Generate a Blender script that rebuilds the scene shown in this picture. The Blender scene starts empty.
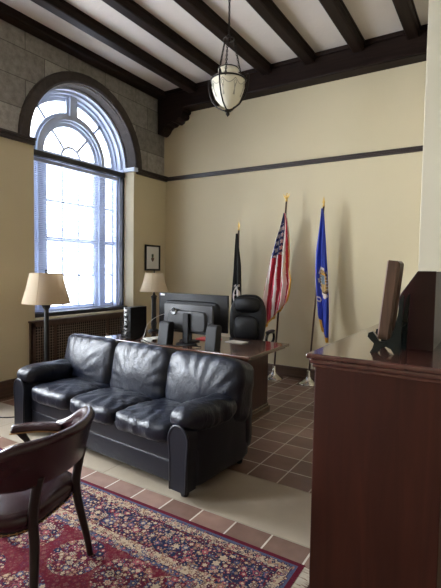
import bpy, bmesh, math, random
from mathutils import Vector, Matrix, noise
random.seed(7)
PI = math.pi
SC = bpy.context.scene
COL = SC.collection
V = Vector

# ------------------------------------------------------------------ materials
def new_mat(name):
    m = bpy.data.materials.new(name); m.use_nodes = True
    nt = m.node_tree; b = nt.nodes['Principled BSDF']
    return m, nt, b
def N(nt, kind, **kw):
    n = nt.nodes.new(kind)
    for k, v in kw.items():
        if k.startswith('i_'):
            n.inputs[k[2:].replace('_', ' ')].default_value = v
        else: setattr(n, k, v)
    return n
def plain(name, col, rough=.5, metal=0, spec=.5, noise_amt=0, nscale=20, bump=0, bscale=60, sheen=0, trans=None, coat=0):
    m, nt, b = new_mat(name)
    b.inputs['Base Color'].default_value = (*col, 1)
    b.inputs['Roughness'].default_value = rough
    b.inputs['Metallic'].default_value = metal
    b.inputs['Specular IOR Level'].default_value = spec
    if coat: b.inputs['Coat Weight'].default_value = coat; b.inputs['Coat Roughness'].default_value = .12
    tc = N(nt, 'ShaderNodeTexCoord')
    if noise_amt:
        no = N(nt, 'ShaderNodeTexNoise'); no.inputs['Scale'].default_value = nscale; no.inputs['Detail'].default_value = 5
        nt.links.new(tc.outputs['Object'], no.inputs['Vector'])
        mx = N(nt, 'ShaderNodeMix', data_type='RGBA')
        mx.inputs[6].default_value = tuple(c*(1-noise_amt) for c in col) + (1,)
        mx.inputs[7].default_value = tuple(min(1, c*(1+noise_amt)) for c in col) + (1,)
        nt.links.new(no.outputs['Fac'], mx.inputs[0]); nt.links.new(mx.outputs[2], b.inputs['Base Color'])
    if bump:
        n2 = N(nt, 'ShaderNodeTexNoise'); n2.inputs['Scale'].default_value = bscale; n2.inputs['Detail'].default_value = 4
        nt.links.new(tc.outputs['Object'], n2.inputs['Vector'])
        bp = N(nt, 'ShaderNodeBump'); bp.inputs['Strength'].default_value = bump; bp.inputs['Distance'].default_value = .01
        nt.links.new(n2.outputs['Fac'], bp.inputs['Height']); nt.links.new(bp.outputs['Normal'], b.inputs['Normal'])
    if trans:
        out = nt.nodes['Material Output']; tr = N(nt, 'ShaderNodeBsdfTranslucent'); tr.inputs['Color'].default_value = (*trans[0], 1)
        ms = N(nt, 'ShaderNodeMixShader'); ms.inputs[0].default_value = trans[1]
        nt.links.new(b.outputs[0], ms.inputs[1]); nt.links.new(tr.outputs[0], ms.inputs[2]); nt.links.new(ms.outputs[0], out.inputs['Surface'])
    return m
def wood(name, dark, light, rough=.35, scale=(18, 18, 1.2), coat=0, spec=.5):
    m, nt, b = new_mat(name)
    tc = N(nt, 'ShaderNodeTexCoord'); mp = N(nt, 'ShaderNodeMapping'); mp.inputs['Scale'].default_value = scale
    no = N(nt, 'ShaderNodeTexNoise'); no.inputs['Scale'].default_value = 1.6; no.inputs['Detail'].default_value = 7; no.inputs['Distortion'].default_value = .8
    rp = N(nt, 'ShaderNodeValToRGB'); rp.color_ramp.elements[0].color = (*dark, 1); rp.color_ramp.elements[1].color = (*light, 1)
    rp.color_ramp.elements[0].position = .3; rp.color_ramp.elements[1].position = .75
    L = nt.links.new
    L(tc.outputs['Object'], mp.inputs['Vector']); L(mp.outputs[0], no.inputs['Vector']); L(no.outputs['Fac'], rp.inputs[0]); L(rp.outputs[0], b.inputs['Base Color'])
    b.inputs['Roughness'].default_value = rough; b.inputs['Specular IOR Level'].default_value = spec
    if coat: b.inputs['Coat Weight'].default_value = coat; b.inputs['Coat Roughness'].default_value = .08
    return m
def tile_mat(name, ox, oy):
    m, nt, b = new_mat(name); L = nt.links.new
    tc = N(nt, 'ShaderNodeTexCoord'); mp = N(nt, 'ShaderNodeMapping'); mp.inputs['Location'].default_value = (-ox, -oy, 0)
    br = N(nt, 'ShaderNodeTexBrick'); br.offset = 0; br.squash = 1
    br.inputs['Scale'].default_value = 1; br.inputs['Brick Width'].default_value = .2385; br.inputs['Row Height'].default_value = .2385
    br.inputs['Mortar Size'].default_value = .0055; br.inputs['Mortar Smooth'].default_value = .1; br.inputs['Bias'].default_value = 0
    br.inputs['Color1'].default_value = (.15, .09, .070, 1); br.inputs['Color2'].default_value = (.275, .172, .134, 1); br.inputs['Mortar'].default_value = (.54, .47, .39, 1)
    L(tc.outputs['Object'], mp.inputs['Vector']); L(mp.outputs[0], br.inputs['Vector'])
    no = N(nt, 'ShaderNodeTexNoise'); no.inputs['Scale'].default_value = 9; no.inputs['Detail'].default_value = 6
    L(tc.outputs['Object'], no.inputs['Vector'])
    hv = N(nt, 'ShaderNodeHueSaturation'); mr = N(nt, 'ShaderNodeMapRange'); mr.inputs['To Min'].default_value = .7; mr.inputs['To Max'].default_value = 1.3
    L(no.outputs['Fac'], mr.inputs[0]); L(mr.outputs[0], hv.inputs['Value']); L(br.outputs['Color'], hv.inputs['Color']); L(hv.outputs[0], b.inputs['Base Color'])
    bp = N(nt, 'ShaderNodeBump'); bp.inputs['Strength'].default_value = .5; bp.inputs['Distance'].default_value = .003; bp.invert = True
    L(br.outputs['Fac'], bp.inputs['Height']); L(bp.outputs[0], b.inputs['Normal'])
    b.inputs['Roughness'].default_value = .27
    return m
def stone_mat(name, c1, c2, mortar, bw, rh, ms=.006, ox=0, oz=0):
    m, nt, b = new_mat(name); L = nt.links.new
    tc = N(nt, 'ShaderNodeTexCoord'); sp = N(nt, 'ShaderNodeSeparateXYZ'); cb = N(nt, 'ShaderNodeCombineXYZ')
    L(tc.outputs['Object'], sp.inputs[0]); L(sp.outputs['Y'], cb.inputs['X']); L(sp.outputs['Z'], cb.inputs['Y'])
    mp = N(nt, 'ShaderNodeMapping'); mp.inputs['Location'].default_value = (ox, oz, 0); L(cb.outputs[0], mp.inputs[0])
    br = N(nt, 'ShaderNodeTexBrick'); br.offset = .42
    for k, v in (('Scale', 1), ('Brick Width', bw), ('Row Height', rh), ('Mortar Size', ms), ('Mortar Smooth', .4)): br.inputs[k].default_value = v
    br.inputs['Color1'].default_value = (*c1, 1); br.inputs['Color2'].default_value = (*c2, 1); br.inputs['Mortar'].default_value = (*mortar, 1)
    L(mp.outputs[0], br.inputs['Vector'])
    no = N(nt, 'ShaderNodeTexNoise'); no.inputs['Scale'].default_value = 14; no.inputs['Detail'].default_value = 8; no.inputs['Roughness'].default_value = .7
    L(tc.outputs['Object'], no.inputs['Vector'])
    hv = N(nt, 'ShaderNodeHueSaturation'); mr = N(nt, 'ShaderNodeMapRange'); mr.inputs['From Min'].default_value = .3; mr.inputs['From Max'].default_value = .7; mr.inputs['To Min'].default_value = .68; mr.inputs['To Max'].default_value = 1.3
    L(no.outputs['Fac'], mr.inputs[0]); L(mr.outputs[0], hv.inputs['Value']); L(br.outputs['Color'], hv.inputs['Color']); L(hv.outputs[0], b.inputs['Base Color'])
    bp = N(nt, 'ShaderNodeBump'); bp.inputs['Strength'].default_value = .6; bp.inputs['Distance'].default_value = .01
    L(no.outputs['Fac'], bp.inputs['Height']); L(bp.outputs[0], b.inputs['Normal']); b.inputs['Roughness'].default_value = .85
    return m
def leather_mat(name, col, rough=.35, wr=.5, scale=(5, 5, 2.2)):
    m, nt, b = new_mat(name); L = nt.links.new
    b.inputs['Base Color'].default_value = (*col, 1); b.inputs['Roughness'].default_value = rough; b.inputs['Specular IOR Level'].default_value = .42
    tc = N(nt, 'ShaderNodeTexCoord'); mp = N(nt, 'ShaderNodeMapping'); mp.inputs['Scale'].default_value = scale
    no = N(nt, 'ShaderNodeTexNoise'); no.inputs['Scale'].default_value = 2.2; no.inputs['Detail'].default_value = 3; no.inputs['Distortion'].default_value = 1.6
    L(tc.outputs['Object'], mp.inputs[0]); L(mp.outputs[0], no.inputs['Vector'])
    fi = N(nt, 'ShaderNodeTexNoise'); fi.inputs['Scale'].default_value = 120
    L(tc.outputs['Object'], fi.inputs['Vector'])
    fo = N(nt, 'ShaderNodeTexNoise'); fo.inputs['Scale'].default_value = 7; fo.inputs['Detail'].default_value = 5; fo.inputs['Roughness'].default_value = .6; fo.inputs['Distortion'].default_value = 2.2
    L(mp.outputs[0], fo.inputs['Vector'])
    b0 = N(nt, 'ShaderNodeBump'); b0.inputs['Strength'].default_value = wr*1.1; b0.inputs['Distance'].default_value = .012
    L(fo.outputs['Fac'], b0.inputs['Height'])
    b1 = N(nt, 'ShaderNodeBump'); L(b0.outputs[0], b1.inputs['Normal']); b1.inputs['Strength'].default_value = wr*.6; b1.inputs['Distance'].default_value = .03
    b2 = N(nt, 'ShaderNodeBump'); b2.inputs['Strength'].default_value = .15; b2.inputs['Distance'].default_value = .002
    L(no.outputs['Fac'], b1.inputs['Height']); L(b1.outputs[0], b2.inputs['Normal']); L(fi.outputs['Fac'], b2.inputs['Height']); L(b2.outputs[0], b.inputs['Normal'])
    return m
def glass_mat(name, tint=(.96, .98, 1)):
    m, nt, b = new_mat(name); L = nt.links.new
    out = nt.nodes['Material Output']; tr = N(nt, 'ShaderNodeBsdfTransparent'); tr.inputs[0].default_value = (*tint, 1)
    gl = N(nt, 'ShaderNodeBsdfGlossy'); gl.inputs['Roughness'].default_value = .02
    lw = N(nt, 'ShaderNodeLayerWeight'); lw.inputs['Blend'].default_value = .5
    pw = N(nt, 'ShaderNodeMath', operation='POWER'); L(lw.outputs['Facing'], pw.inputs[0]); pw.inputs[1].default_value = 5
    fr = N(nt, 'ShaderNodeMath', operation='MULTIPLY_ADD'); L(pw.outputs[0], fr.inputs[0]); fr.inputs[1].default_value = .7; fr.inputs[2].default_value = .03; ms = N(nt, 'ShaderNodeMixShader')
    L(fr.outputs[0], ms.inputs[0]); L(tr.outputs[0], ms.inputs[1]); L(gl.outputs[0], ms.inputs[2]); L(ms.outputs[0], out.inputs['Surface'])
    return m
def rug_mat(hx, hy):
    m, nt, b = new_mat('rug_wool'); L = nt.links.new
    b.inputs['Roughness'].default_value = .95; b.inputs['Specular IOR Level'].default_value = .1
    tc = N(nt, 'ShaderNodeTexCoord'); sp = N(nt, 'ShaderNodeSeparateXYZ'); L(tc.outputs['Object'], sp.inputs[0])
    def M(op, a, bb=None, c=None):
        n = N(nt, 'ShaderNodeMath', operation=op)
        for i, x in enumerate((a, bb, c)):
            if x is None: continue
            if isinstance(x, (int, float)): n.inputs[i].default_value = x
            else: L(x, n.inputs[i])
        return n.outputs[0]
    dx = M('SUBTRACT', hx, M('ABSOLUTE', sp.outputs['X'])); dy = M('SUBTRACT', hy, M('ABSOLUTE', sp.outputs['Y']))
    d = M('MINIMUM', dx, dy)
    def ramp(src, stops, interp='CONSTANT'):
        r = N(nt, 'ShaderNodeValToRGB'); cr = r.color_ramp; cr.interpolation = interp
        while len(cr.elements) < len(stops): cr.elements.new(.5)
        for e, (p_, c_) in zip(cr.elements, stops): e.position = p_; e.color = (*c_, 1)
        L(src, r.inputs[0]); return r.outputs[0]
    maroon = (.085, .008, .018); red = (.105, .008, .017); navy = (.014, .017, .045); cream = (.36, .28, .19); blue = (.06, .07, .125); rose = (.24, .06, .07); green = (.10, .13, .09); tan = (.24, .14, .08)
    base = ramp(M('DIVIDE', d, .6), [(0, maroon), (.045, blue), (.075, navy), (.085, cream), (.17, navy), (.18, maroon), (.2, navy), (.53, maroon), (.55, cream), (.645, navy), (.66, blue), (.7, maroon)])
    def mix(f, a, c):
        mx = N(nt, 'ShaderNodeMix', data_type='RGBA')
        if isinstance(f, (int, float)): mx.inputs[0].default_value = f
        else: L(f, mx.inputs[0])
        for k, x in ((6, a), (7, c)):
            if isinstance(x, tuple): mx.inputs[k].default_value = (*x, 1)
            else: L(x, mx.inputs[k])
        return mx.outputs[2]
    def flowers(scale, rnd, petals, seed, size, cols, center):
        mp = N(nt, 'ShaderNodeMapping'); mp.inputs['Location'].default_value = (seed, seed*.7, 0); mp.inputs['Scale'].default_value = (scale, scale, scale); L(tc.outputs['Object'], mp.inputs[0])
        vo = N(nt, 'ShaderNodeTexVoronoi', voronoi_dimensions='2D'); vo.inputs['Scale'].default_value = 1; vo.inputs['Randomness'].default_value = rnd; L(mp.outputs[0], vo.inputs['Vector'])
        sb = N(nt, 'ShaderNodeVectorMath', operation='SUBTRACT'); L(mp.outputs[0], sb.inputs[0]); L(vo.outputs['Position'], sb.inputs[1])
        s2 = N(nt, 'ShaderNodeSeparateXYZ'); L(sb.outputs[0], s2.inputs[0])
        an = M('ARCTAN2', s2.outputs['Y'], s2.outputs['X'])
        rad = M('MULTIPLY', vo.outputs['Distance'], M('ADD', 1.0, M('MULTIPLY', .22, M('SINE', M('MULTIPLY', an, petals)))))
        sc = N(nt, 'ShaderNodeSeparateColor'); L(vo.outputs['Color'], sc.inputs[0])
        rad = M('DIVIDE', rad, M('ADD', size*.55, M('MULTIPLY', sc.outputs[0], size*.75)))
        petal = ramp(sc.outputs[1], [(i/len(cols), c) for i, c in enumerate(cols)])
        inner = ramp(sc.outputs[2], [(0, center), (.4, rose), (.7, navy)])
        ring = M('LESS_THAN', rad, .95); pet = M('LESS_THAN', rad, .82); mid = M('LESS_THAN', rad, .48); cen = M('LESS_THAN', rad, .25)
        return ring, pet, mid, cen, petal, inner
    def apply(basec, fl, gate=None, outline=navy):
        ring, pet, mid, cen, petal, inner = fl
        g = (lambda x: x if gate is None else M('MULTIPLY', x, gate))
        c = mix(g(ring), basec, outline); c = mix(g(pet), c, petal); c = mix(g(mid), c, inner); return mix(g(cen), c, cream)
    # wriggling vine lines
    wv = N(nt, 'ShaderNodeTexNoise'); wv.inputs['Scale'].default_value = 9; wv.inputs['Detail'].default_value = 1.5; L(tc.outputs['Object'], wv.inputs['Vector'])
    vine = M('LESS_THAN', M('ABSOLUTE', M('SUBTRACT', M('FRACT', M('MULTIPLY', wv.outputs['Fac'], 7)), .5)), .07)
    inner_zone = M('GREATER_THAN', d, .05)
    c = mix(M('MULTIPLY', vine, M('MULTIPLY', inner_zone, .8)), base, tan)
    c = apply(c, flowers(42, .9, 5, 3.1, .5, [cream, maroon, blue, tan, maroon, rose, navy], cream), M('GREATER_THAN', d, .04))
    wide = M('MULTIPLY', M('GREATER_THAN', d, .135), M('LESS_THAN', d, .305)); field = M('GREATER_THAN', d, .43)
    big = M('MAXIMUM', wide, field)
    c = apply(c, flowers(20, .8, 6, 1.3, .42, [rose, cream, maroon, blue, tan, navy], cream), big)
    # field medallion clusters: navy ground patches in the red
    n3 = N(nt, 'ShaderNodeTexVoronoi', voronoi_dimensions='2D'); n3.inputs['Scale'].default_value = 3.2; n3.inputs['Randomness'].default_value = .35; L(tc.outputs['Object'], n3.inputs['Vector'])
    gap = M('MULTIPLY', M('GREATER_THAN', n3.outputs['Distance'], .47), field)
    c = mix(M('MULTIPLY', gap, .85), c, red)
    c = mix(M('MULTIPLY', M('LESS_THAN', d, .025), 1.0), c, maroon)
    fz = N(nt, 'ShaderNodeTexNoise'); fz.inputs['Scale'].default_value = 160; L(tc.outputs['Object'], fz.inputs['Vector'])
    hv = N(nt, 'ShaderNodeHueSaturation'); mr = N(nt, 'ShaderNodeMapRange'); mr.inputs['To Min'].default_value = .55; mr.inputs['To Max'].default_value = 1.5
    L(fz.outputs['Fac'], mr.inputs[0]); L(mr.outputs[0], hv.inputs['Value']); L(c, hv.inputs['Color']); L(hv.outputs[0], b.inputs['Base Color'])
    return m

CREAM = (.62, .535, .355)
MAT = dict(
 cream=plain('cream_plaster', CREAM, .75, noise_amt=.03, nscale=2.5, bump=.05, bscale=30, spec=.25),
 grey_wall=plain('greige_plaster', (.57, .52, .395), .75, noise_amt=.03, nscale=2, spec=.25),
 ceiling=plain('ceiling_plaster', (.66, .60, .54), .85, noise_amt=.04, nscale=6, bump=.3, bscale=25, spec=.2),
 stone=stone_mat('grey_stone_blocks', (.225, .21, .19), (.40, .372, .34), (.12, .11, .10), .62, .34, ox=.2, oz=.06),
 ring=stone_mat('brown_arch_stone', (.048, .038, .034), (.065, .051, .045), (.04, .032, .028), .5, .5, ms=.003),
 beam=wood('dark_beam_wood', (.009, .005, .004), (.022, .012, .009), .5, scale=(20, 1.5, 20), spec=.12),
 beamx=wood('dark_beam_wood_long', (.009, .005, .004), (.022, .012, .009), .5, scale=(1.5, 20, 20), spec=.12),
 trim=wood('dark_trim_wood', (.018, .011, .010), (.040, .024, .020), .4, scale=(2, 2, 20)),
 base=wood('brown_baseboard_wood', (.07, .04, .027), (.12, .07, .045), .35, scale=(2, 2, 20)),
 black_frame=plain('black_painted_metal', (.02, .02, .026), .4),
 win_white=plain('window_white_paint', (.60, .66, .80), .5),
 blind=plain('blind_vinyl', (.52, .56, .68), .5, trans=((.7, .75, .85), .06)),
 glass=glass_mat('clear_glass'), glass_dimmed=glass_mat('sky_dimming_glass', (.19, .20, .215)),  # second glass has an invented tint that holds down the sky's brightness
 tile_far=tile_mat('quarry_tile_far', -1.503, 2.785),
 tile_near=tile_mat('quarry_tile_near', -1.262, 2.24),
 slab=plain('pale_stone_slab', (.35, .295, .222), .40, noise_amt=.22, nscale=3.5, bump=.25, bscale=8),
 sofa=leather_mat('black_leather', (.0048, .0068, .0155), .35, .32, (3, 3, 1.6)),
 sofa_flat=leather_mat('black_leather_flat', (.0040, .0056, .0120), .42, .07),
 exec_l=leather_mat('black_chair_leather', (.003, .003, .004), .42, .15),
 ox=leather_mat('oxblood_leather', (.026, .0055, .009), .27, .06),
 chairwood=wood('dark_walnut', (.008, .004, .0035), (.02, .010, .008), .4, spec=.35),
 desk=wood('desk_mahogany', (.026, .007, .0055), (.058, .016, .012), .34, scale=(14, 14, 1.4), coat=.15, spec=.35),
 desktop=wood('desktop_mahogany', (.07, .029, .018), (.125, .054, .033), .16, scale=(1.4, 14, 14), coat=.8),
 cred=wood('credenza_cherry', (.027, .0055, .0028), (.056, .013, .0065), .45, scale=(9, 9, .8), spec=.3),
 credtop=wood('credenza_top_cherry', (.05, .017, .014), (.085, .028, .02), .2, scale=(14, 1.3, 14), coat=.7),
 hutch=wood('hutch_cherry', (.018, .0045, .0045), (.034, .008, .0065), .4, scale=(9, 9, .9), spec=.3),
 rad=wood('radiator_wood', (.075, .042, .03), (.12, .07, .05), .45, scale=(8, 8, 4)),
 bronze=plain('bronze_grille', (.27, .20, .155), .5),
 void=plain('radiator_void_shade', (.012, .010, .010), .8),
 shade=plain('tan_lampshade_fabric', (.46, .37, .255), .8, bump=.2, bscale=200, trans=((.75, .58, .38), .38)),
 shade2=plain('pale_lampshade_fabric', (.62, .52, .37), .8, bump=.2, bscale=200, trans=((.85, .70, .46), .3)),
 lampmetal=plain('lamp_black_metal', (.006, .006, .007), .45),
 black=plain('matte_black_plastic', (.004, .004, .005), .55, spec=.35),
 blackgloss=plain('black_gloss_plastic', (.006, .006, .008), .12),
 grey_plastic=plain('dark_grey_plastic', (.028, .028, .030), .5),
 silver=plain('silver_metal', (.34, .34, .34), .32, metal=.9, noise_amt=.2, nscale=60),
 chrome=plain('chrome', (.8, .78, .75), .12, metal=1),
 gold=plain('gold_metal', (.65, .42, .12), .3, metal=.9),
 fringe=plain('gold_fringe', (.72, .36, .03), .7, bump=.8, bscale=120),
 white=plain('white_plastic', (.75, .75, .74), .45),
 paper=plain('white_paper', (.80, .78, .74), .7),
 redp=plain('red_card', (.62, .05, .06), .5),
 frosted=plain('frosted_urn_glass', (.80, .76, .64), .28, noise_amt=.08, nscale=14, trans=((.9, .85, .7), .4)),
 etched=plain('etched_glass_grey', (.42, .39, .32), .5),
 iron=plain('dark_bronze_iron', (.022, .017, .014), .42, metal=.7),
 flag_red=plain('flag_red_cloth', (.50, .022, .05), .7), flag_white=plain('flag_white_cloth', (.78, .70, .66), .7),
 flag_navy=plain('flag_navy_cloth', (.02, .03, .13), .7), flag_blue=plain('flag_blue_cloth', (.022, .05, .44), .6),
 flag_black=plain('flag_black_cloth', (.012, .012, .014), .7),
 tanp=plain('emblem_tan', (.45, .30, .13), .7), brownp=plain('emblem_brown', (.14, .08, .05), .7), skyp=plain('emblem_pale_blue', (.16, .22, .30), .7),
 pole=wood('flag_pole_wood', (.05, .022, .013), (.10, .045, .025), .3),
 plaque=wood('plaque_walnut', (.05, .024, .014), (.12, .062, .036), .4, scale=(25, 25, 2)),
 plaque_edge=plain('plaque_polished_edge', (.42, .30, .27), .3),
 easel=plain('dark_green_lacquer', (.003, .006, .006), .3, spec=.3),
 fringe_rug=plain('rug_fringe_cotton', (.55, .48, .37), .9),
 brass=plain('brass_nails', (.55, .36, .14), .3, metal=1),
 green=plain('print_green', (.05, .09, .04), .7),
)

# ------------------------------------------------------------------ mesh helpers
def link(name, bm, mats, parent=None, smooth=False, loc=None, rz=0):
    me = bpy.data.meshes.new(name)
    bmesh.ops.recalc_face_normals(bm, faces=bm.faces[:])
    bm.to_mesh(me); bm.free()
    if not isinstance(mats, (list, tuple)): mats = [mats]
    for m in mats: me.materials.append(MAT[m] if isinstance(m, str) else m)
    if smooth:
        for p in me.polygons: p.use_smooth = True
        if smooth == 'auto':
            try: me.set_sharp_from_angle(angle=math.radians(38))
            except Exception: pass
    o = bpy.data.objects.new(name, me); COL.objects.link(o)
    if parent: o.parent = parent
    if loc: o.location = loc
    o.rotation_euler.z = rz
    return o
def thing(name, label, cat, loc=(0, 0, 0), rz=0, group=None):
    o = bpy.data.objects.new(name, None); COL.objects.link(o); o.location = loc; o.rotation_euler.z = rz
    o.empty_display_size = .1
    o['label'] = label; o['category'] = cat
    if group: o['group'] = group
    return o
def tag(o, label, cat, group=None):
    o['label'] = label; o['category'] = cat
    if group: o['group'] = group
    return o
def struct(name, bm, mats, parent=None, **kw):
    o = link(name, bm, mats, parent, **kw)
    if not parent: o['kind'] = 'structure'
    return o
def B(): return bmesh.new()
def merge(bm, sub, M=None, mi=0):
    vm = {}
    for v in sub.verts: vm[v] = bm.verts.new(M @ v.co if M else v.co)
    for f in sub.faces:
        try: nf = bm.faces.new([vm[v] for v in f.verts]); nf.material_index = mi if mi else f.material_index; nf.smooth = f.smooth
        except ValueError: pass
    sub.free(); return bm
def box(bm, x0, x1, y0, y1, z0, z1, bev=0, seg=2, mi=0, M=None):
    s = B(); bmesh.ops.create_cube(s, size=1)
    for v in s.verts: v.co = V(((x0+x1)/2+v.co.x*(x1-x0), (y0+y1)/2+v.co.y*(y1-y0), (z0+z1)/2+v.co.z*(z1-z0)))
    if bev: bmesh.ops.bevel(s, geom=s.edges[:], offset=bev, segments=seg, affect='EDGES', profile=.5)
    return merge(bm, s, M, mi)
def tube(bm, pts, r, n=8, mi=0, caps=True, M=None):
    pts = [V(p) for p in pts]; rs = r if isinstance(r, (list, tuple)) else [r]*len(pts)
    rings = []; up = V((0, 0, 1)); prev = None
    for i, p in enumerate(pts):
        t = (pts[min(i+1, len(pts)-1)]-pts[max(i-1, 0)]).normalized()
        if prev is None:
            a = up.cross(t)
            if a.length < .05: a = V((1, 0, 0)).cross(t)
        else: a = prev - t*prev.dot(t)
        a.normalize(); prev = a; b = t.cross(a)
        ring = []
        for k in range(n):
            q = p + (a*math.cos(2*PI*k/n)+b*math.sin(2*PI*k/n))*rs[i]
            ring.append(bm.verts.new(M @ q if M else q))
        rings.append(ring)
    for i in range(len(rings)-1):
        for k in range(n):
            f = bm.faces.new((rings[i][k], rings[i][(k+1) % n], rings[i+1][(k+1) % n], rings[i+1][k])); f.material_index = mi; f.smooth = True
    if caps:
        for rg in (rings[0][::-1], rings[-1]): f = bm.faces.new(rg); f.material_index = mi
    return bm
def lathe(bm, prof, n=24, c=(0, 0, 0), mi=0, cap=True):
    c = V(c); rings = []
    for r, z in prof:
        rings.append([bm.verts.new(c+V((max(r, .0004)*math.cos(2*PI*k/n), max(r, .0004)*math.sin(2*PI*k/n), z))) for k in range(n)])
    for i in range(len(rings)-1):
        for k in range(n):
            f = bm.faces.new((rings[i][k], rings[i][(k+1) % n], rings[i+1][(k+1) % n], rings[i+1][k])); f.material_index = mi; f.smooth = True
    if cap:
        bm.faces.new(rings[0][::-1]).material_index = mi; bm.faces.new(rings[-1]).material_index = mi
    return bm
def extrude_poly(bm, pts, a, b, axis='y', mi=0, M=None):
    def P(p, t): return V((p[0], t, p[1])) if axis == 'y' else (V((t, p[0], p[1])) if axis == 'x' else V((p[0], p[1], t)))
    A = [bm.verts.new((M @ P(p, a)) if M else P(p, a)) for p in pts]; Bv = [bm.verts.new((M @ P(p, b)) if M else P(p, b)) for p in pts]
    n = len(pts)
    bm.faces.new(A).material_index = mi; bm.faces.new(Bv[::-1]).material_index = mi
    for i in range(n): bm.faces.new((A[i], Bv[i], Bv[(i+1) % n], A[(i+1) % n])).material_index = mi
    return bm
def pillow(c, s, n=(16, 12, 8), k=5, puff=(0, 0, 0), wr=0, wf=(4, 4, 4), seed=0, shape=None, seam=0):
    """rounded puffy block: centre c, half-size s"""
    bm = B(); verts = {}
    def vert(i, j, l):
        key = (i, j, l)
        if key in verts: return verts[key]
        u = V((2*i/n[0]-1, 2*j/n[1]-1, 2*l/n[2]-1))
        m = max(abs(u.x), abs(u.y), abs(u.z)); nn = (abs(u.x)**k+abs(u.y)**k+abs(u.z)**k)**(1/k)
        q = u*(m/nn)
        p = V((q.x*s[0], q.y*s[1], q.z*s[2]))
        p.x += puff[0]*q.x*(1-q.y*q.y)*(1-q.z*q.z); p.y += puff[1]*q.y*(1-q.x*q.x)*(1-q.z*q.z); p.z += puff[2]*q.z*(1-q.x*q.x)*(1-q.y*q.y)
        if shape: p = shape(p, q)
        p += V(c)
        if wr:
            w = V((p.x*wf[0]+seed, p.y*wf[1]+seed*2, p.z*wf[2]))
            t = noise.noise(w); t2 = 1-abs(noise.noise(w*1.7+V((3, 1, 7))))*2.6
            nrm = V((q.x/s[0], q.y/s[1], q.z/s[2])).normalized()
            p += nrm*(wr*(t*1.2+t2*.8))
        verts[key] = bm.verts.new(p); return verts[key]
    def quad(a, b, c_, d): 
        f = bm.faces.new((a, b, c_, d)); f.smooth = True
    for i in range(n[0]):
        for j in range(n[1]):
            for l in (0, n[2]): quad(vert(i, j, l), vert(i+1, j, l), vert(i+1, j+1, l), vert(i, j+1, l))
    for i in range(n[0]):
        for l in range(n[2]):
            for j in (0, n[1]): quad(vert(i, j, l), vert(i+1, j, l), vert(i+1, j, l+1), vert(i, j, l+1))
    for j in range(n[1]):
        for l in range(n[2]):
            for i in (0, n[0]): quad(vert(i, j, l), vert(i, j+1, l), vert(i, j+1, l+1), vert(i, j, l+1))
    return bm
def rotm(ax, deg, c): return Matrix.Translation(V(c)) @ Matrix.Rotation(math.radians(deg), 4, ax) @ Matrix.Translation(-V(c))
def smoothpath(pts, n=6):
    out = []; P = [V(p) for p in pts]
    for i in range(len(P)-1):
        p0 = P[max(i-1, 0)]; p1 = P[i]; p2 = P[i+1]; p3 = P[min(i+2, len(P)-1)]
        for k in range(n):
            t = k/n; out.append(.5*((2*p1)+(p2-p0)*t+(2*p0-5*p1+4*p2-p3)*t*t+(3*p1-p0-3*p2+p3)*t**3))
    out.append(P[-1]); return out

# ------------------------------------------------------------------ room shell
XL, YB, ZC = -4.73, 5.80, 4.30
XR, YF = 3.2, -4.2
WIN = [4.185, 1.65, -.9]; WR = .853; WA = .905; XS = XL-.04; Z0 = .87; ZS = 3.0      # window centres along y (last two added unseen for light), half width, sill, spring
# floor (tile / stone strip / tile)
bm = B()
def quadf(bm, pts, mi=0):
    f = bm.faces.new([bm.verts.new(V(p)) for p in pts]); f.material_index = mi; return f
X0, X1 = XL-.6, XR+.2
quadf(bm, [(X0, 2.80, 0), (X1, 2.80, 0), (X1, YB+.2, 0), (X0, YB+.2, 0)], 0)
quadf(bm, [(X0, 2.24, 0), (X1, 2.24, 0), (X1, 2.80, 0), (X0, 2.80, 0)], 1)
quadf(bm, [(X0, YF-.2, 0), (X1, YF-.2, 0), (X1, 2.24, 0), (X0, 2.24, 0)], 2)
struct('floor', bm, ['tile_far', 'slab', 'tile_near'])
# grout lines of the strip
bm = B(); box(bm, XL, XR, 2.233, 2.243, .0, .0012); box(bm, XL, XR, 2.797, 2.807, .0, .0012)
for x in (-3.9, -2.4, .3, 1.5): box(bm, x, x+.006, 2.243, 2.797, 0, .0012)
MAT['grout'] = plain('grout', (.30, .26, .20), .8)
struct('trim_1', bm, 'grout')

# left wall with arched openings
bm = B(); SEG = 28
ys = [YF-.1]
def wallquad(y0, y1, z0, z1, mi, x=XL):
    if y1-y0 < 1e-5 or z1-z0 < 1e-5: return
    quadf(bm, [(x, y0, z0), (x, y1, z0), (x, y1, z1), (x, y0, z1)], mi)
edges = []
prev = YF-.1
for c in sorted(WIN):
    wallquad(prev, c-WR, 0, ZS, 0); wallquad(prev+(WA-WR if prev > YF else 0), c-WA, ZS, ZC, 1, XS)
    wallquad(c-WR, c+WR, 0, Z0, 0)
    for k in range(SEG):
        a0 = PI-PI*k/SEG; a1 = PI-PI*(k+1)/SEG
        ya, za, yb, zb = c+WA*math.cos(a0), ZS+WA*math.sin(a0), c+WA*math.cos(a1), ZS+WA*math.sin(a1)
        quadf(bm, [(XS, ya, za), (XS, yb, zb), (XS, yb, ZC), (XS, ya, ZC)], 1)
        quadf(bm, [(XS, ya, za), (XS, yb, zb), (XL-.45, yb, zb), (XL-.45, ya, za)], 2)
    for s in (-1, 1): quadf(bm, [(XL, c+s*WR, Z0), (XL, c+s*WR, ZS), (XL-.45, c+s*WR, ZS), (XL-.45, c+s*WR, Z0)], 0)
    quadf(bm, [(XL, c-WR, Z0), (XL, c+WR, Z0), (XL-.45, c+WR, Z0), (XL-.45, c-WR, Z0)], 0)
    prev = c+WR
wallquad(prev, YB, 0, ZS, 0); wallquad(prev+WA-WR, YB, ZS, ZC, 1, XS)
W2 = WA+.03
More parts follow.
